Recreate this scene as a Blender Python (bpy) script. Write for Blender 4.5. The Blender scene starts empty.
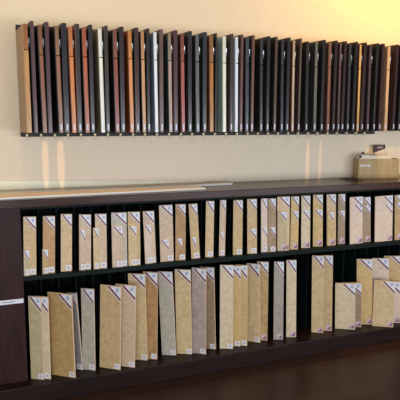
import bpy, bmesh, math, random
from math import sin, cos, tan, radians, pi, degrees, atan2, hypot
from mathutils import Vector, Matrix
random.seed(7)
SC = bpy.context.scene
COL = SC.collection

# ------------------------------------------------------------------ camera model (solved from the photograph)
FPX, PITCH, ROLL, YAW = 0.97128*550, 0.149404, 0.0032032, 0.3606320
EYE = 1.507
WALL = 3.15      # back wall plane
FRONT = 2.80     # front plane of the display case
FLOOR = 0.043
CT, CTB = 1.107, 1.066      # worktop top / underside
SH, SHB = 0.709, 0.686      # middle shelf
BS = 0.141                  # base platform top
fw = Vector((sin(YAW)*cos(PITCH), cos(YAW)*cos(PITCH), -sin(PITCH)))
r0 = Vector((cos(YAW), -sin(YAW), 0)); u0 = r0.cross(fw)
rt = r0*cos(ROLL)+u0*sin(ROLL); up = u0*cos(ROLL)-r0*sin(ROLL)
def ray(x, y): return fw*FPX + rt*(x-200) + up*(200-y)
def atY(x, y, Y):
    v = ray(x, y); return v*(Y/v.y)+Vector((0, 0, EYE))
def atZ(x, y, z):
    v = ray(x, y); return v*((z-EYE)/v.z)+Vector((0, 0, EYE))

cam = bpy.data.objects.new('camera', bpy.data.cameras.new('camera')); COL.objects.link(cam)
M = Matrix((rt, up, -fw)).transposed().to_4x4(); M.translation = Vector((0, 0, EYE))
cam.matrix_world = M
cam.data.sensor_width = 36; cam.data.sensor_fit = 'HORIZONTAL'; cam.data.lens = 36*FPX/400
SC.camera = cam

# ------------------------------------------------------------------ materials
def lin(c): return tuple(((v/255)/12.92 if v/255 <= .04045 else ((v/255+.055)/1.055)**2.4) for v in c)+(1,)
CACHE = {}
def mat(name, c, rough=.5, kind=None, c2=None, metal=0, spec=.5, scale=8, coat=0):
    key = (name, c, rough, kind, c2, metal, spec, scale)
    if key in CACHE: return CACHE[key]
    m = bpy.data.materials.new(name); m.use_nodes = True
    nt = m.node_tree; b = nt.nodes['Principled BSDF']
    b.inputs['Roughness'].default_value = rough; b.inputs['Metallic'].default_value = metal
    b.inputs['Specular IOR Level'].default_value = spec
    b.inputs['Coat Weight'].default_value = coat
    c = lin(c); k_ = .88 if min(c[:3]) > .6 else .72; c2 = lin(c2) if c2 else tuple(v*k_ for v in c[:3])+(1,)
    tc = nt.nodes.new('ShaderNodeTexCoord'); mp = nt.nodes.new('ShaderNodeMapping')
    nt.links.new(tc.outputs['Object'], mp.inputs[0])
    no = nt.nodes.new('ShaderNodeTexNoise'); nt.links.new(mp.outputs[0], no.inputs['Vector'])
    rp = nt.nodes.new('ShaderNodeValToRGB'); nt.links.new(no.outputs[0], rp.inputs[0])
    rp.color_ramp.elements[0].color = c2; rp.color_ramp.elements[1].color = c
    nt.links.new(rp.outputs[0], b.inputs['Base Color'])
    if kind == 'stone':
        no.inputs['Scale'].default_value = scale*5; no.inputs['Detail'].default_value = 8; no.inputs['Roughness'].default_value = .72
        no.inputs['Distortion'].default_value = .25
        rp.color_ramp.elements[0].position = .36; rp.color_ramp.elements[1].position = .58
        # random offset per object so no two tiles carry the same pattern
        oi = nt.nodes.new('ShaderNodeObjectInfo'); mu = nt.nodes.new('ShaderNodeVectorMath'); mu.operation = 'SCALE'
        mu.inputs[0].default_value = (13, 7, 11); nt.links.new(oi.outputs['Random'], mu.inputs['Scale'])
        nt.links.new(mu.outputs[0], mp.inputs['Location'])
    elif kind == 'wood':      # grain along z
        mp.inputs['Scale'].default_value = (9, 9, .9)
        no.inputs['Scale'].default_value = scale; no.inputs['Detail'].default_value = 5
        rp.color_ramp.elements[0].position = .35; rp.color_ramp.elements[1].position = .6
    elif kind == 'woodx':     # grain along x
        mp.inputs['Scale'].default_value = (.9, 9, 9)
        no.inputs['Scale'].default_value = scale; no.inputs['Detail'].default_value = 5
        rp.color_ramp.elements[0].position = .35; rp.color_ramp.elements[1].position = .65
    else:
        no.inputs['Scale'].default_value = 30; rp.color_ramp.elements[0].color = tuple(v*.93 for v in c[:3])+(1,)
    CACHE[key] = m
    return m

# ------------------------------------------------------------------ mesh helpers
def box(bm, x0, x1, y0, y1, z0, z1, mi=0, bev=0):
    vs = [bm.verts.new((x, y, z)) for z in (z0, z1) for y in (y0, y1) for x in (x0, x1)]
    fs = [bm.faces.new([vs[i] for i in q]) for q in ((0, 2, 3, 1), (4, 5, 7, 6), (0, 1, 5, 4), (2, 6, 7, 3), (0, 4, 6, 2), (1, 3, 7, 5))]
    for f in fs: f.material_index = mi
    if bev:
        es = list({e for f in fs for e in f.edges})
        bmesh.ops.bevel(bm, geom=es, offset=bev, segments=2, affect='EDGES', profile=.5)
    return fs
def prism(bm, pts, y0, y1, mi=0):      # polygon in x-z, extruded along y
    a = [bm.verts.new((x, y0, z)) for x, z in pts]; b = [bm.verts.new((x, y1, z)) for x, z in pts]
    n = len(pts); fs = [bm.faces.new(a), bm.faces.new(b[::-1])]
    for i in range(n): fs.append(bm.faces.new((a[i], b[i], b[(i+1) % n], a[(i+1) % n])))
    for f in fs: f.material_index = mi
def tube(bm, p, q, r, n=10, mi=0, r2=None):
    p = Vector(p); q = Vector(q); d = (q-p).normalized(); r2 = r if r2 is None else r2
    a = d.orthogonal().normalized(); b = d.cross(a)
    A = [bm.verts.new(p+(a*cos(t)+b*sin(t))*r) for t in [2*pi*i/n for i in range(n)]]
    B = [bm.verts.new(q+(a*cos(t)+b*sin(t))*r2) for t in [2*pi*i/n for i in range(n)]]
    fs = [bm.faces.new((A[i], A[(i+1) % n], B[(i+1) % n], B[i])) for i in range(n)]+[bm.faces.new(A[::-1]), bm.faces.new(B)]
    for f in fs: f.material_index = mi
def obj(name, bm, mats, parent=None):
    bmesh.ops.recalc_face_normals(bm, faces=bm.faces)
    me = bpy.data.meshes.new(name); bm.to_mesh(me); bm.free()
    for m in (mats if isinstance(mats, (list, tuple)) else [mats]): me.materials.append(m)
    o = bpy.data.objects.new(name, me); COL.objects.link(o); o.parent = parent
    return o
def empty(name, loc, rz=0):
    o = bpy.data.objects.new(name, None); COL.objects.link(o); o.location = loc; o.rotation_euler = (0, 0, rz); o.empty_display_size = .05
    return o
def tag(o, label, cat, group=None):
    o['label'] = label; o['category'] = cat
    if group: o['group'] = group
def bxo(name, dims, m, parent=None, bev=0):
    bm = bmesh.new(); box(bm, *dims, bev=bev); return obj(name, bm, m, parent)

# ------------------------------------------------------------------ setting
wallm = mat('cream_wall_paint', (232, 215, 188), .6)
w = bxo('wall_back', (-3, 5.5, WALL, WALL+.12, FLOOR-.05, 3.3), wallm); w['kind'] = 'structure'
fm = bpy.data.materials.new('dark_wood_floor'); fm.use_nodes = True
nt = fm.node_tree; b = nt.nodes['Principled BSDF']
tc = nt.nodes.new('ShaderNodeTexCoord'); br = nt.nodes.new('ShaderNodeTexBrick')
nt.links.new(tc.outputs['Object'], br.inputs['Vector'])
br.inputs['Scale'].default_value = 1; br.inputs['Brick Width'].default_value = 1.3; br.inputs['Row Height'].default_value = .11
br.inputs['Mortar Size'].default_value = .003; br.inputs['Color1'].default_value = lin((74, 45, 33)); br.inputs['Color2'].default_value = lin((52, 31, 25))
br.inputs['Mortar'].default_value = lin((18, 11, 10))
no = nt.nodes.new('ShaderNodeTexNoise'); mp = nt.nodes.new('ShaderNodeMapping'); mp.inputs['Scale'].default_value = (2, 25, 2)
nt.links.new(tc.outputs['Object'], mp.inputs[0]); nt.links.new(mp.outputs[0], no.inputs['Vector']); no.inputs['Scale'].default_value = 3
mx = nt.nodes.new('ShaderNodeMixRGB'); mx.blend_type = 'MULTIPLY'; mx.inputs[0].default_value = .7
nt.links.new(br.outputs[0], mx.inputs[1]); nt.links.new(no.outputs[0], mx.inputs[2]); nt.links.new(mx.outputs[0], b.inputs['Base Color'])
b.inputs['Roughness'].default_value = .38
f = bxo('floor', (-3, 5.5, -2.5, WALL, FLOOR-.06, FLOOR), fm); f['kind'] = 'structure'

# ------------------------------------------------------------------ display case and worktop
esp = mat('espresso_laminate', (56, 31, 29), .45, 'wood', (42, 23, 22), scale=5, spec=.18)
espx = mat('espresso_laminate_top', (66, 38, 30), .26, 'woodx', (50, 29, 24), scale=5, spec=.25)
ink = mat('dark_green_black_interior', (16, 25, 24), .6, spec=.15)
edgem = mat('dark_shelf_edge', (15, 26, 23), .6, spec=.15)
PX = .088
XR = 3.5
case = empty('display_cabinet', (0, FRONT, FLOOR))
tag(case, 'long dark espresso display cabinet holding two rows of stone tile samples', 'cabinet')
def cp(name, x0, x1, y0, y1, z0, z1, m, bev=0): return bxo(name, (x0, x1, y0-FRONT, y1-FRONT, z0-FLOOR, z1-FLOOR), m, case, bev)
cp('end_panel', -1.0, PX, FRONT, 3.12, BS, CTB-.001, esp)
cp('base_platform', -1.0, XR, 2.725, 3.12, FLOOR+.0003, BS, mat('espresso_platform', (40, 22, 20), .4, 'woodx', (28, 16, 15), scale=5, spec=.2), .003)
cp('back_panel', PX, XR, 3.125, 3.135, BS, CTB-.001, ink)
cp('shelf', PX, XR, 2.79, 3.12, SHB, SH, edgem)
cp('top_rail', PX, XR, 2.805, 3.12, CTB-.012, CTB-.001, edgem)
nd = 0
while PX+.0915*(nd+1) < XR-.1:
    x = PX+.0915*(nd+1)
    for z0, z1 in ((SH, CTB-.012), (BS, SHB)):
        pass
    bm = bmesh.new()
    box(bm, x-.002, x+.002, 2.875-FRONT, 3.12-FRONT, SH-FLOOR, CTB-.012-FLOOR)
    obj('divider', bm, ink, case)
    bm = bmesh.new()
    box(bm, x-.002, x+.002, 2.875-FRONT, 3.12-FRONT, BS-FLOOR, SHB-FLOOR)
    obj('divider', bm, ink, case)
    nd += 1
# white name strip on the end panel
a = atY(0, 303.3, FRONT); b_ = atY(23.5, 300.2, FRONT)
bm = bmesh.new(); box(bm, a.x-.13, b_.x, -.0022, 0, (a.z+b_.z)/2-.0115-FLOOR, (a.z+b_.z)/2+.0115-FLOOR)
zs = (a.z+b_.z)/2-FLOOR
x = a.x+.008
random.seed(3)
while x < b_.x-.045:
    wd = random.choice((.003, .004, .005)); hh = random.choice((.004, .005))
    box(bm, x, x+wd, -.0027, -.0022, zs-hh/2, zs+hh/2, 1); x += wd+.0015
ns = obj('name_strip', bm, [mat('white_label', (225, 225, 228), .4), mat('grey_print', (70, 70, 80), .5)], case)
ns['label'] = 'white printed strip on the end panel'
wt = bxo('worktop', (-1.0, XR, 2.785, 3.148, CTB, CT), espx, None, .003)
tag(wt, 'long dark brown worktop covering the tile display cabinet', 'worktop')

# ------------------------------------------------------------------ stone tile samples
WHITE = mat('white_label', (225, 225, 228), .4)
MAROON = mat('maroon_stripe', (118, 30, 48), .4)
NAVY = mat('blue_grey_print', (172, 178, 196), .5)
PINK = mat('pale_mauve_label', (205, 180, 186), .5)
PRINT = mat('mauve_print', (150, 100, 112), .5)
STONE = {
 'olive beige': ((190, 172, 128), (168, 148, 104)), 'tan': ((205, 172, 120), (180, 144, 92)), 'sandy tan': ((214, 184, 134), (192, 158, 106)),
 'ochre brown': ((176, 130, 74), (142, 98, 50)), 'pale grey': ((186, 178, 160), (160, 152, 136)), 'grey': ((160, 150, 138), (132, 122, 112)),
 'cream': ((220, 200, 164), (198, 174, 136)), 'pinkish beige': ((210, 182, 152), (186, 156, 126)), 'blue grey': ((140, 142, 142), (110, 112, 114)),
 'mauve grey': ((176, 158, 148), (148, 128, 120)), 'brown grey': ((158, 128, 94), (124, 98, 72)), 'yellow tan': ((212, 176, 108), (186, 148, 84)),
 'pinkish cream': ((226, 200, 178), (208, 180, 156)), 'mustard': ((190, 152, 92), (160, 122, 68)), 'honey brown': ((190, 140, 84), (160, 112, 62)),
}
for k_, (a_, b_) in list(STONE.items()):     # tone towards the pale beige of the showroom stone
    STONE[k_] = tuple(tuple(int(v*.82+q*.18) for v, q in zip(c_, (214, 196, 168))) for c_ in (a_, b_))
def edge_mat(k):
    c = STONE[k][0]; return mat('tile_edge_'+k.replace(' ', '_'), tuple(int(v*.3+q*.7) for v, q in zip(c, (250, 214, 184))), .6)
def corner_label(parent, wd, ht, xr, zt, y=-.0006):
    """white triangle in the top right corner with a maroon band along its slanting edge"""
    bm = bmesh.new()
    def q(s, m=0): return [(xr-wd*s, zt), (xr, zt-ht*s)]
    A1, A2 = q(1); B1, B2 = q(.93); C1, C2 = q(.76); 
    prism(bm, [(xr, zt), C1, C2], y, 0, 0)
    prism(bm, [C1, B1, B2, C2], y, 0, 1)
    prism(bm, [B1, A1, A2, B2], y, 0, 0)
    cx, cz = xr-wd*.23, zt-ht*.21; r = min(wd, ht)*.12
    prism(bm, [(cx+r*cos(t*pi/4), cz+r*1.2*sin(t*pi/4)) for t in range(8)], y-.0003, y, 2)
    return obj('corner_label', bm, [WHITE, MAROON, NAVY], parent)
def price_label(parent, xr, z0, s=.026, wd=None, tri=False):
    bm = bmesh.new(); wd = wd or s
    box(bm, xr-wd, xr, -.0006, 0, z0, z0+s, 0)
    if tri: prism(bm, [(xr-wd*.08, z0+s*.08), (xr-wd*.08, z0+s*.9), (xr-wd*.9, z0+s*.08)], -.0009, -.0006, 1)
    else: box(bm, xr-wd*.75, xr-wd*.25, -.0009, -.0006, z0+s*.25, z0+s*.75, 1)
    return obj('price_label', bm, [PINK if tri else WHITE, PRINT if tri else mat('pale_print', (200, 180, 180), .5)], parent)
def make_tile(br, tr, wd, yaw, stone, label, group, th=.009, lab=True, lw=.62, lh=.07, second=None, low=True, tri=False):
    """br/tr: bottom right and top right corners; the slab runs back to the left by yaw"""
    v = (tr-br); H = v.length; v.normalize()
    u = Vector((cos(yaw), -sin(yaw), 0)); u = (u-v*u.dot(v)).normalized()
    n = -(u.cross(v)).normalized()          # pointing back
    br = br-Vector((0, 0, min(0, -u.z*wd)+min(0, n.z*th)))
    Mx = Matrix((u, n, v)).transposed().to_4x4(); Mx.translation = br-u*(wd/2)
    e = bpy.data.objects.new('stone_tile_sample', None); COL.objects.link(e); e.matrix_world = Mx; e.empty_display_size = .03
    tag(e, label, 'tile', group)
    bm = bmesh.new(); fs = box(bm, -wd/2, wd/2, 0, th, 0, H, 1)
    es = list({x for f_ in fs for x in f_.edges}); bmesh.ops.bevel(bm, geom=es, offset=.0008, segments=1, affect='EDGES')
    for f_ in bm.faces:
        f_.normal_update()
        f_.material_index = 0 if abs(f_.normal.y) > .9 else 1
    sm = mat('stone_'+stone.replace(' ', '_'), STONE[stone][0], .45, 'stone', STONE[stone][1])
    obj('slab', bm, [sm, edge_mat(stone)], e)
    if lab: corner_label(e, max(.03, min(wd*.93, .086 if lw > .6 else .07)) if lw else wd, lh, wd/2-.002, H-.004)
    if second: corner_label(e, min(wd*.86, .06, wd-second[0]-.002), lh*.9, wd/2-second[0], second[1])
    if low: price_label(e, wd/2-.003, .006, .034 if tri else .028, min(wd*.6, .034 if tri else .03), tri)
    return e, u, n, v

ORD = ['first', 'second', 'third', 'fourth', 'fifth', 'sixth', 'seventh', 'eighth', 'ninth', 'tenth', 'eleventh', 'twelfth', 'thirteenth', 'fourteenth',
 'fifteenth', 'sixteenth', 'seventeenth', 'eighteenth', 'nineteenth', 'twentieth', 'twenty-first', 'twenty-second', 'twenty-third', 'twenty-fourth',
 'twenty-fifth', 'twenty-sixth', 'twenty-seventh', 'twenty-eighth', 'twenty-ninth', 'thirtieth', 'thirty-first', 'thirty-second', 'thirty-third', 'thirty-fourth',
 'thirty-fifth', 'thirty-sixth']
# upper row: x right bottom, y right bottom, x right top, y right top, width, yaw deg, stone, second sticker y or None, small tile (x right, y top, stone) or None
U = [
 (36.5, 276, 36, 216.6, .062, 3, 'tan', None, (30, 250, 'olive beige')),
 (55, 274, 55, 216, .060, 2, 'honey brown', None, (48.5, 249, 'mustard')),
 (72, 272, 72, 214, .057, 2, 'sandy tan', None, None),
 (91, 270.5, 91, 214.5, .062, 9, 'pinkish beige', None, (85.5, 229.5, 'pinkish beige')),
 (107, 269.3, 106.4, 213.8, .060, 7, 'pinkish beige', None, (99.5, 228, 'sandy tan')),
 (127.4, 267.3, 126.5, 212.3, .082, 9, 'pale grey', None, (123.5, 226, 'pinkish beige')),
 (140.5, 266, 139.8, 211.7, .066, 11, 'tan', None, (137.4, 225.7, 'sandy tan')),
 (156.2, 264, 154, 211.2, .062, 14, 'pinkish beige', None, (153, 224.5, 'pinkish cream')),
 (173.8, 262, 172.4, 205, .076, 7, 'pinkish beige', 239.5, None),
 (185.5, 261, 185.7, 204, .058, 9, 'ochre brown', 238.5, None),
 (200, 259.5, 197.3, 204, .050, 12, 'tan', 237.5, None),
 (213.3, 258, 214.3, 201, .048, 12, 'sandy tan', None, None),
 (224.9, 256.8, 226.3, 200, .036, 15, 'pinkish beige', 232, None),
 (242.2, 255.6, 242.9, 200, .056, 15, 'tan', None, None),
 (256.9, 254.5, 256.9, 199, .058, 15, 'tan', 229, None),
 (267.6, 253, 267.6, 198.5, .040, 14, 'pinkish cream', 228, None),
 (275.7, 252.8, 276, 198.3, .046, 14, 'brown grey', 227.5, None),
 (289.3, 251.2, 290, 196.6, .080, 12, 'sandy tan', None, (287.2, 211.6, 'olive beige')),
 (298, 250.2, 299.3, 196.4, .050, 16, 'yellow tan', 211.5, None),
 (310, 248.8, 310.4, 195.8, .056, 18, 'cream', 211, None),
 (322.6, 247.3, 323, 194.8, .062, 18, 'yellow tan', 210, None),
 (335.8, 246.1, 336, 194.4, .060, 16, 'sandy tan', None, (334.5, 212, 'yellow tan')),
 (344.8, 245, 345.4, 194, .046, 16, 'brown grey', 211, None),
 (362.6, 244.4, 362.8, 197, .090, 8, 'pinkish cream', 205, None),
 (370.6, 242.9, 370.7, 197.2, .055, 10, 'brown grey', 205.5, None),
 (392.2, 242, 393, 196, .128, 8, 'pinkish cream', 205, None),
 (402, 240.6, 402.5, 195, .055, 8, 'mustard', 203, None),
]
GU = 'stone tile samples on the upper shelf'
for i, (xb, yb, xt, yt, wd, yw, st, sec, sm_) in enumerate(U):
    br_ = atZ(xb, yb, SH); br_.y += .015; br_.y = max(br_.y, 2.80)
    br_ = Vector((atY(xb, yb, br_.y).x, br_.y, SH+.0005))
    tr_ = atY(xt, yt, br_.y+.004); tr_.y = br_.y+.004
    s2 = None
    if sec:
        z2 = atY(xb, sec, br_.y).z-SH; s2 = (.003 if i not in (8, 9, 10, 12) else wd*.35, z2)
    e, u, n, v = make_tile(br_, tr_, wd, radians(yw), st, f'{st} stone tile strip, {ORD[i]} tall one from the left on the upper shelf', GU, second=s2, low=True, tri=i > 16, lw=.5)
    if sm_:
        xr, yt2, st2 = sm_
        th2 = .006
        base = br_-n*(th2+.0015)
        p = atY(xr, yb, base.y); dist = (p.x-base.x)/u.x
        b2 = base+u*dist; b2.z = SH+.0005
        zt = atY(xr, yt2, b2.y).z
        w2 = max(.03, wd+dist-.002)
        make_tile(b2, b2+v*(zt-SH)/v.z, w2, radians(yw), st2, f'short {st2} tile leaning on the {ORD[i]} tall strip of the upper shelf', 'short tiles in front on the upper shelf', th=th2, lh=.06, lw=.5, tri=i > 16)

# lower row: x,y right bottom; x,y right top; width; yaw; stone; tall or short
L = [
 (43.8, 380.3, 40.9, 297.2, .074, 33, 'olive beige'),
 (50.5, 381.3, 49.3, 298.2, .075, 33, 'cream'),
 (75, 379, 71.2, 295, .147, 40, 'mustard'),
 (82.5, 371, 76, 293.6, .055, 40, 'blue grey'),
 (95, 371, 93.6, 289.4, .075, 35, 'pale grey'),
 (120, 370.6, 121, 287, .124, 37, 'tan'),
 (134.5, 368.2, 135.8, 286, .12, 34, 'pinkish beige'),
 (147.5, 361, 145, 274.4, .10, 31, 'sandy tan'),
 (157, 360, 157.4, 272.4, .085, 31, 'ochre brown'),
 (176, 356.4, 172, 272.4, .085, 33, 'pale grey'),
 (192, 355, 190.4, 270.2, .093, 32, 'sandy tan'),
 (205.6, 355, 206, 269, .088, 40, 'mauve grey'),
 (215.6, 350.3, 213.8, 268, .085, 40, 'brown grey'),
 (233, 349.3, 233.6, 265.4, .080, 26, 'cream'),
 (240.5, 346.9, 241, 266, .075, 30, 'yellow tan'),
 (247, 346.5, 247.6, 265.5, .075, 34, 'tan'),
 (260, 343.4, 259.6, 264.6, .084, 44, 'sandy tan'),
 (267.2, 341, 268.6, 262, .07, 30, 'mustard'),
 (283, 340, 284, 261.8, .06, 22, 'grey'),
 (296, 337.5, 296.5, 260.3, .062, 22, 'cream'),
 (323, 333.6, 324, 256.2, .074, 35, 'sandy tan'),
 (331.8, 331.5, 333, 255.8, .07, 33, 'tan'),
 (355, 330.6, 355.6, 284.4, .128, 34, 'cream'),
 (361.3, 328.2, 361.6, 283.6, .12, 34, 'brown grey'),
 (372, 325.4, 372.4, 259.8, .10, 30, 'yellow tan'),
 (388, 322, 389, 259, .11, 30, 'pinkish cream'),
 (404, 319.5, 404, 257, .13, 30, 'tan'),
 (393, 327.6, 395.6, 281.6, .134, 32, 'sandy tan'),
 (399.5, 323.5, 401, 282.5, .10, 32, 'pinkish cream'),
]
GL = 'stone tile samples on the lower shelf'
TWO = {'nd': 0}
for i, (xb, yb, xt, yt, wd, yw, st) in enumerate(L):
    br_ = atZ(xb, yb, BS)
    if i in (25, 26): br_.y = 2.80-.02*(i == 26)+0.02; q = atY(xb, yb, br_.y); br_.x = q.x
    br_.z = BS+.0008
    tr_ = atY(xt, yt, br_.y+.006); tr_.y = br_.y+.006
    short = (tr_.z-br_.z) < .3
    if i == 1:      # stands directly behind its olive neighbour
        yr = radians(yw); nn = Vector((sin(yr), cos(yr), 0)); uu = Vector((cos(yr), -sin(yr), 0))
        base = prev_br+nn*.0135; q = atY(xb, yb, base.y-.03); h0 = tr_.z-br_.z
        k = 0
        for _ in range(8):
            q = atY(xb, yb, (base+uu*k).y); k += (q.x-(base+uu*k).x)/uu.x
        br_ = base+uu*k; tr_ = br_+prev_v*(h0/prev_v.z)
    if i == 0: prev_br = br_.copy(); prev_v = (tr_-br_).normalized()
    make_tile(br_, tr_, wd, radians(yw), st, f'{"short " if short else ""}{st} stone tile standing angled, {ORD[i]} from the left on the lower shelf', GL, lh=.084, tri=i > 16)

# ------------------------------------------------------------------ wall rack with flooring boards
blk = mat('black_rack_metal', (24, 24, 26), .6)
BB0, BB1 = WALL-.045, WALL-.022
def rack(x0, x1, z0, z1, label, hooks):
    e = empty('wall_rack', ((x0+x1)/2, BB1, z0)); tag(e, label, 'rack', None); cx = (x0+x1)/2
    bxo('backboard', (x0-cx, x1-cx, BB0-BB1, 0, .02, z1-z0), blk, e, .001)
    bxo('bottom_rail', (x0-cx, x1-cx, BB0-.012-BB1, 0, 0, .0195), blk, e, .001)
    bxo('wall_cleat', (x0+.03-cx, x1-.03-cx, 0, .0215, .3, .36), blk, e)
    for hx in hooks:
        bm = bmesh.new(); y = BB0-.012-BB1
        tube(bm, (hx-cx, y, .010), (hx-cx, y-.022, .010), .0065)
        tube(bm, (hx-cx, y-.013, .012), (hx-cx, y-.017, -.018), .0036)
        obj('hook', bm, mat('cream_plastic_hook', (225, 215, 170), .4), e)
    return e
hp = [27, 41, 55, 68, 81, 95, 108, 120.5, 133, 145, 157, 169, 181, 192, 203.5, 215, 226, 237, 247.5, 258, 268, 278, 288, 298, 308, 317.5, 327.5, 337, 346.5, 356, 364.5]
z0 = atY(100, 136.2, BB0-.012).z; z1 = atY(16, 24.6, BB0).z
XA = atY(15.5, 25, BB0).x; XB = atY(373.5, 134, BB0).x
rack(XA, XB, z0, z1, 'long black wall rack holding the wood flooring boards above the worktop', [atY(x, 135, BB0-.03).x for x in hp])
rack(XB+.006, XB+1.0, z0+.024, z1, 'second black wall rack continuing at the right edge of the photo', [XB+.06+.09*k for k in range(10)])

# kind, x right edge at y=62, front thickness px, name, front colour, left-face colour or None (black carrier), upper part colour or None
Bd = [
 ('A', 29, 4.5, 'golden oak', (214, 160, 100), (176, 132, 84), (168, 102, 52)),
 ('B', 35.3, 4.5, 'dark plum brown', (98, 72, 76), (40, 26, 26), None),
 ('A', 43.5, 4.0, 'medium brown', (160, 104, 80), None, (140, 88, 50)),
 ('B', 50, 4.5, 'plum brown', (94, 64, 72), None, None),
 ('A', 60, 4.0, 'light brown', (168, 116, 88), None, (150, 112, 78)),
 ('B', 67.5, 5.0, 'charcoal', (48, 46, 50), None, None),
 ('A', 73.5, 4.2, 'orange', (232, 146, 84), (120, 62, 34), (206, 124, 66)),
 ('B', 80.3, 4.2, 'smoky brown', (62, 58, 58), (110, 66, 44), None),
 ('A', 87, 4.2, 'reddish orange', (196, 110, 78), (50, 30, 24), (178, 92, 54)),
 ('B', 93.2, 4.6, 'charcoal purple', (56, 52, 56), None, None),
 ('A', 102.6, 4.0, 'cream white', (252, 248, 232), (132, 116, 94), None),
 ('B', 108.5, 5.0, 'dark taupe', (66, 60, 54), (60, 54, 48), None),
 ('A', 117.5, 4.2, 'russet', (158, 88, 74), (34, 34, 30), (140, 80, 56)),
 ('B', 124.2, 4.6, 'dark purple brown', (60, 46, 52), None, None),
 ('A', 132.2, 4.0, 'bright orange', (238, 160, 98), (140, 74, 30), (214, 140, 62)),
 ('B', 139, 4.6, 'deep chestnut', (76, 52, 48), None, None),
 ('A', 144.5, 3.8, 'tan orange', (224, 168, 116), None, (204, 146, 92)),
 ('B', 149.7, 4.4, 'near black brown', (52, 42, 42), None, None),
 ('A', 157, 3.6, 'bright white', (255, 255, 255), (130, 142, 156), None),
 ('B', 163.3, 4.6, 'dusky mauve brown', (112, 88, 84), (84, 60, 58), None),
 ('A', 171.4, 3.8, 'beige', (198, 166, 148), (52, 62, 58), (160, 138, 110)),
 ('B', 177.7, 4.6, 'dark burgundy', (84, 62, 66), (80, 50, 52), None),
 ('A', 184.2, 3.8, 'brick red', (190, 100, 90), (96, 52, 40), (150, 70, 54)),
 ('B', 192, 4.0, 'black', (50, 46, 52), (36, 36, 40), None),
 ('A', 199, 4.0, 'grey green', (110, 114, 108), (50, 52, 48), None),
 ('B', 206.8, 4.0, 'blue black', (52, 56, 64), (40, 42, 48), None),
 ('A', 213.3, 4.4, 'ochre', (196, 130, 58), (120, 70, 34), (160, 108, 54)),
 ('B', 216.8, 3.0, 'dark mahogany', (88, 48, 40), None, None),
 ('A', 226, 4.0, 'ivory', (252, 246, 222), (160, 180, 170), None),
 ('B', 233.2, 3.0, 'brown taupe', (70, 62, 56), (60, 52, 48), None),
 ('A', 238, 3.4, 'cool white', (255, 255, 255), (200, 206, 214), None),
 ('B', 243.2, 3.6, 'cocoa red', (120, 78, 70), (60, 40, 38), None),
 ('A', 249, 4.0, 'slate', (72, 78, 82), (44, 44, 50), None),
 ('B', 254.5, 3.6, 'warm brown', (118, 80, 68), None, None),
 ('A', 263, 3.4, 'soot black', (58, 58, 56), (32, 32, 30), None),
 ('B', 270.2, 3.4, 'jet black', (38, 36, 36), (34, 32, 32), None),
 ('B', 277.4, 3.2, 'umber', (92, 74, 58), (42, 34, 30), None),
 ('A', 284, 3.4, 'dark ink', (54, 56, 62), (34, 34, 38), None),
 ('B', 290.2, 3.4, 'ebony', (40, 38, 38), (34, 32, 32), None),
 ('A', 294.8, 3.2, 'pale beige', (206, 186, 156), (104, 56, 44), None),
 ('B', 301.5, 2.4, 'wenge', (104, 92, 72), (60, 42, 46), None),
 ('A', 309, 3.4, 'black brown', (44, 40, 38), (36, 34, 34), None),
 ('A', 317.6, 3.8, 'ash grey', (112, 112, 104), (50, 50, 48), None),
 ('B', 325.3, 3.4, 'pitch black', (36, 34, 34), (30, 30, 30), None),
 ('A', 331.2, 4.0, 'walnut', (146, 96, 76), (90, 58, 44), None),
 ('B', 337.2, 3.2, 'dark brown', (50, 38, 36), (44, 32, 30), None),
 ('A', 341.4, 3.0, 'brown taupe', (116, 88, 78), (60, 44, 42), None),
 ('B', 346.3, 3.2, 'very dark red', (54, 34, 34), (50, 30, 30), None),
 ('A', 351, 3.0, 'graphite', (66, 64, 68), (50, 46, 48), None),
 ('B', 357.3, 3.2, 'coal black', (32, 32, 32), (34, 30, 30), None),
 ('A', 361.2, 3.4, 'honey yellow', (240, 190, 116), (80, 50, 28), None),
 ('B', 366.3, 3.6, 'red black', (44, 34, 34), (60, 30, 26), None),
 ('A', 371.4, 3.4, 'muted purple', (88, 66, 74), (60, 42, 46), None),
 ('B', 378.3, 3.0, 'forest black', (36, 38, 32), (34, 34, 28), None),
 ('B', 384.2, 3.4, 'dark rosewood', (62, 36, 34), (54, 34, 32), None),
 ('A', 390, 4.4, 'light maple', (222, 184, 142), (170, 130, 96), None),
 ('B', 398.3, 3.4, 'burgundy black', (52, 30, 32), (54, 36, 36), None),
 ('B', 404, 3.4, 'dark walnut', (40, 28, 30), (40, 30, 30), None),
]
BW = radians(5.5)
ZB = 1.437
silver = mat('silver_clip', (225, 225, 230), .25, metal=.9)
capm = mat('clear_white_tab', (215, 220, 235), .25)
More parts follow.
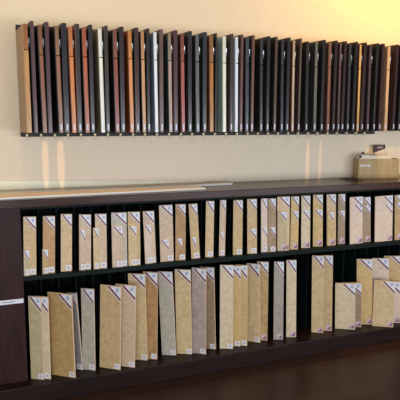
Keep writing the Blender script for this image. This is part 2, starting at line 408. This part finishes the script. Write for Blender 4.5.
def board(i, kind, xr, tp, nm, c, fc, uc):
    YF = 2.872 if kind == 'A' else 2.860
    p = atY(xr, 62, YF); tilt = radians(-.75) if kind == 'A' and i else 0
    ZT = 1.973 if kind == 'A' else 1.987
    t = max(.012, min(.026, tp*.0057))
    if i:
        pv = Bd[i-1]; pp = atY(pv[1], 62, 2.872 if pv[0] == 'A' else 2.860)
        t = min(t, (p-pp).x*cos(BW)+(p-pp).y*sin(BW)-.0085)
    e = empty('wood_sample_board', (p.x-tan(tilt)*(1.84-ZB), YF, ZB), BW); e.rotation_euler = (0, -tilt*-1, BW)
    tag(e, f'{nm} wood flooring board on the wall rack, {ORD[i] if i < len(ORD) else ""} from its left end', 'flooring board', 'wood flooring boards on the wall rack')
    D = (BB0-YF)/cos(BW)-.004-(.016 if xr > 373 else 0)
    H = ZT-ZB; HS = 1.826-ZB
    if i == 0: HS = 1.848-ZB
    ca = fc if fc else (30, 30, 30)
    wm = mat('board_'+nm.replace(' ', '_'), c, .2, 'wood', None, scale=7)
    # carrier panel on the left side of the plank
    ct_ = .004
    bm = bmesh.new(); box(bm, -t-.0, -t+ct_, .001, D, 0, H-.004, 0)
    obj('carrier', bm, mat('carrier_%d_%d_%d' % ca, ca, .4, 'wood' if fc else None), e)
    if kind == 'A':
        bm = bmesh.new(); box(bm, -t+ct_, 0, 0, D-.01, 0, HS-.0018, bev=.0012); obj('plank', bm, wm, e)
        um = mat('board_top_'+nm.replace(' ', '_'), uc or tuple(int(v*.95) for v in c), .35, 'wood', None, scale=6)
        bm = bmesh.new(); box(bm, -t+ct_, 0, 0, D-.01, HS+.0018, H, bev=.0012); q = obj('upper_plank', bm, um, e)
        bm = bmesh.new()      # forked spring clip
        box(bm, .0002, .0012, .002, .014, H-.095, H-.068, 0)
        box(bm, .0012, .0062, .001, .0035, H-.088, H-.084, 0)
        tube(bm, (.0035, .001, H-.086), (.001, .0, H-.066), .0013)
        tube(bm, (.0035, .001, H-.086), (.0055, .0, H-.066), .001)
        tube(bm, (.0035, .001, H-.086), (.0035, .0, H-.108), .0013)
        obj('clip', bm, silver, e)
    else:
        bm = bmesh.new(); box(bm, -t+ct_, 0, 0, D-.01, 0, H, bev=.0012); obj('plank', bm, wm, e)
    if i not in (0, 1, 2, 3, 26, 27, 28):
        s = .006
        bm = bmesh.new(); box(bm, -t*.5-s/2+.001, -t*.5+s/2+.002, -.0008, 0, .014, .044); obj('tab', bm, capm, e)
    return e
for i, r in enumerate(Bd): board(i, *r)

# ------------------------------------------------------------------ things on the worktop
def counter_board(name, c, x0, x1, y0, y1, z0, th, rz, label, cat, m, edge):
    e = empty(name, (x0, y0, z0), rz); tag(e, label, cat)
    L_ = x1-x0
    bxo('board', (0, L_, 0, y1-y0, 0, th), m, e, .0008)
    return e
# honey coloured plank along the front edge of the worktop, running out of frame to the left
honey = mat('honey_plank', (246, 208, 152), .35, 'woodx', (226, 174, 114), scale=5)
tanp = mat('tan_plank', (180, 150, 104), .35, 'woodx', (158, 128, 84), scale=5)
pale = mat('pale_board', (236, 232, 220), .5)
z = CT+.0005
def flat_plank(name, pts, z0, th, top, side, label, cat):
    """pts: plan outline in world x,y"""
    c = sum((Vector(p) for p in pts), Vector((0, 0)))/len(pts)
    e = empty(name, (c.x, c.y, z0)); tag(e, label, cat)
    bm = bmesh.new()
    a = [bm.verts.new((p[0]-c.x, p[1]-c.y, 0)) for p in pts]; b = [bm.verts.new((p[0]-c.x, p[1]-c.y, th)) for p in pts]
    bm.faces.new(a[::-1]).material_index = 1; bm.faces.new(b).material_index = 0
    n = len(pts)
    for i in range(n): bm.faces.new((a[i], a[(i+1) % n], b[(i+1) % n], b[i])).material_index = 1
    obj('face_board', bm, [top, side], e)
    return e
pR = atZ(205, 189.3, CT); pB = atZ(232, 184.6, CT)
flat_plank('wood_plank', [(-.6, 2.80), (pR.x, pR.y-.01), (pR.x-.01, pR.y+.07), (-.6, 3.04)], z, .010, honey, pale, 'long honey wood plank with pale edge lying along the worktop front at left', 'plank')
flat_plank('wood_plank', [(-.3, 3.05), (.7, 2.975), (pB.x, pB.y-.01), (pB.x-.005, 3.12), (-.3, 3.12)], z, .012, tanp, pale, 'tan plank with a white end lying on the worktop behind the honey plank', 'plank')
# wall light patch built as a thin cream wedge, tapering to the right
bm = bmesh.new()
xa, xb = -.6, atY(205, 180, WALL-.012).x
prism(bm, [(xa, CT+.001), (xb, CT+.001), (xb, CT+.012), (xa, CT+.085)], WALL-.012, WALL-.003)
o = obj('light_patch_wedge', bm, mat('light_patch_cream', (255, 247, 216), .5))
tag(o, 'long tapering patch of light built as a cream wedge behind the planks', 'trim board')  # no real trim board: the wedge stands in for light on the wall

# sample box
RZB = radians(-12); bx0 = atY(358, 177, 3.05); bx0 = Vector((bx0.x, 3.05, CT)); ub = Vector((cos(RZB), sin(RZB), 0)); kl = .2
for _ in range(12):
    q = bx0+ub*kl; kl += (atY(398.5, 176.5, q.y).x-q.x)/ub.x
bx1 = bx0+ub*kl; zt = atY(358, 159.2, 3.05).z
e = empty('sample_box', ((bx0.x+bx1.x)/2, (bx0.y+bx1.y)/2, CT+.0005), RZB); tag(e, 'tan cardboard box with its lid off at the right end of the worktop', 'box')
hw = kl/2; hb = zt-CT; dp = .08; tk = .003
cb = mat('tan_cardboard', (184, 158, 114), .7, 'wood', (170, 142, 98), scale=4)
bm = bmesh.new()
box(bm, -hw, hw, 0, tk, 0, hb); box(bm, -hw, hw, dp-tk, dp, 0, hb); box(bm, -hw, -hw+tk, tk, dp-tk, 0, hb); box(bm, hw-tk, hw, tk, dp-tk, 0, hb); box(bm, -hw+tk, hw-tk, tk, dp-tk, 0, tk)
obj('carton', bm, cb, e)
bm = bmesh.new(); x = -hw+.012
for k, (a_, h_) in enumerate(((.010, .014), (.008, .010), (.011, .014), (.004, .004), (.008, .012), (.010, .014), (.006, .012))):
    box(bm, x, x+a_, -.0008, 0, hb*.66-h_/2, hb*.66+h_/2); x += a_+.003
obj('printed_mark', bm, mat('white_print', (225, 225, 222), .5), e)
# bundle of white tissue standing out of the box, with small dark sample chips
for k, (dx0, dx1, z_, m_) in enumerate(((.006, hw*2-.05, .030, (226, 214, 190)),)):
    bm = bmesh.new()
    N = 16; prev = None
    for j in range(N+1):
        t = j/N; xx = -hw+dx0+(dx1-dx0)*t; zz = hb+z_*(.55+.45*sin(t*9)*.3+.45*(1-abs(2*t-.8)**2*.5)) if 0 < j < N else hb
        ring = [bm.verts.new((xx, yy, q)) for yy, q in ((.006, hb-.03), (.01, zz-.006), (.035, zz), (.06, zz-.004), (.07, hb-.03))]
        if prev:
            for a_ in range(4): bm.faces.new((prev[a_], ring[a_], ring[a_+1], prev[a_+1]))
            bm.faces.new((prev[4], ring[4], ring[0], prev[0]))
        else: bm.faces.new(ring)
        prev = ring
    bm.faces.new(prev[::-1])
    o = obj('tissue_paper', bm, mat('off_white_paper', m_, .7)); o.location = e.location; o.rotation_euler = (0, 0, RZB)
    tag(o, 'crumpled off-white paper sticking out of the tan cardboard box', 'paper')
cx, cy, cz = e.location
def chip(px, py, s, c, label, Y=3.075):
    q = atY(px, py, Y)
    bm = bmesh.new(); box(bm, -s/2, s/2, -.003, .003, 0, s*.8, bev=.0012)
    o = obj('sample_chip', bm, mat('chip_%d_%d_%d' % c, c, .5)); o.location = (q.x, q.y, q.z-s*.4); o.rotation_euler = (0, .2, .1)
    tag(o, label, 'sample chip', 'small sample chips at the box top')
chip(360.3, 156.8, .018, (38, 30, 30), 'small black chip at the left of the paper in the box', 3.045)
chip(362.8, 152.9, .018, (44, 40, 40), 'small black chip standing highest on the paper in the box', 3.08)
chip(383.6, 156.0, .016, (96, 40, 30), 'small reddish brown chip at the right of the paper in the box', 3.06)
# dark sign card in the box, tilted
q0 = atY(373.2, 151, 3.115); q1 = atY(385.4, 145, 3.115)
e2 = empty('sign_card', (q0.x, 3.115, CT+.004)); tag(e2, 'small dark sign card with pale lettering standing behind the cardboard box', 'sign')
hz = q1.z-CT-.004; wz = q1.x-q0.x; hc = hz-(q0.z-CT-.004)
bm = bmesh.new(); prism(bm, [(0, hz-hc*1.35), (wz*.8, hz-hc*.78), (wz, hz-hc*.6), (wz, hz+.002), (0, hz)], 0, .003); obj('card', bm, mat('dark_card', (58, 34, 34), .5), e2)
bm = bmesh.new(); box(bm, .006, .016, .003, .006, 0, hz-.004); obj('stake', bm, mat('pale_stake', (190, 170, 130), .6), e2)
bm = bmesh.new()
for k, xx in enumerate((.34, .46, .58, .70)):
    box(bm, wz*xx, wz*(xx+.08), -.0006, 0, hz-hc*.58+k*.0006, hz-hc*.3+k*.0006)
obj('lettering', bm, mat('pale_lettering', (190, 170, 165), .5), e2)
# black pen-like tool lying left of the box
a = atZ(342, 178.3, CT+.004); b_ = atZ(362, 180.3, CT+.004)
bm = bmesh.new(); a = Vector((a.x-.03, a.y-.02, CT+.006)); b_ = Vector((b_.x, b_.y-.01, CT+.006))
d = (b_-a)
tube(bm, a, a+d*.22, .0035); tube(bm, a+d*.22, a+d*.36, .0052, 12); tube(bm, a+d*.36, b_, .0045, 12, 0, .003)
o = obj('pen', bm, mat('black_plastic', (22, 20, 22), .35)); tag(o, 'black pen lying on the worktop left of the cardboard box', 'pen')

# ------------------------------------------------------------------ light
W = bpy.data.worlds.new('world'); SC.world = W; W.use_nodes = True
bg = W.node_tree.nodes['Background']; bg.inputs[0].default_value = (.74, .78, .86, 1); bg.inputs[1].default_value = .30
def look(o, t): o.rotation_euler = (Vector(t)-o.location).to_track_quat('-Z', 'Y').to_euler()
def area(name, loc, tgt, sx, sy, pw, col):
    l = bpy.data.lights.new(name, 'AREA'); l.shape = 'RECTANGLE'; l.size = sx; l.size_y = sy; l.energy = pw; l.color = col
    o = bpy.data.objects.new(name, l); COL.objects.link(o); o.location = loc; look(o, tgt); return o
def spot(name, loc, tgt, pw, col, ang, blend=1, r=.04):
    l = bpy.data.lights.new(name, 'SPOT'); l.energy = pw; l.color = col; l.spot_size = radians(ang); l.spot_blend = blend; l.shadow_soft_size = r
    o = bpy.data.objects.new(name, l); COL.objects.link(o); o.location = loc; look(o, tgt); return o
area('window_daylight', (-.9, -2.0, 1.15), (1.0, 3.1, .5), 2.2, 1.5, 64, (.88, .92, 1))
area('window_daylight', (3.4, -2.2, .95), (1.8, 3.1, .5), 4.2, 1.1, 74, (.88, .92, 1))
spot('ceiling_spot', (2.65, 2.45, 2.8), (2.4, 3.15, 1.9), 46, (1, .52, .01), 160, 1, .06)
spot('ceiling_spot', (1.3, 2.3, 3.1), (1.2, 3.15, 1.8), 4, (1, .66, .1), 150, 1, .06)
spot('ceiling_spot', (.1, 2.3, 3.0), (.2, 3.15, 1.8), 15, (1, .68, .16), 150, 1, .06)
# added unseen narrow spots throwing warm streaks on the wall below the rack
for px, wdt, pw in ((45.5, .12, 140), (61, .13, 140), (307.5, .10, 130), (320, .08, 110)):
    t = atY(px, 163, WALL)
    o = spot('streak_spot', (t.x, -1.0, 2.15), (t.x, WALL, t.z), pw, (1, .60, .26), 4.4, .25, .004)
    o.scale = (wdt, 1, 1)
SC.view_settings.view_transform = 'Standard'; SC.view_settings.look = 'None'; SC.view_settings.gamma = 1
SC.view_settings.use_curve_mapping = False
SC.view_settings.exposure = .6
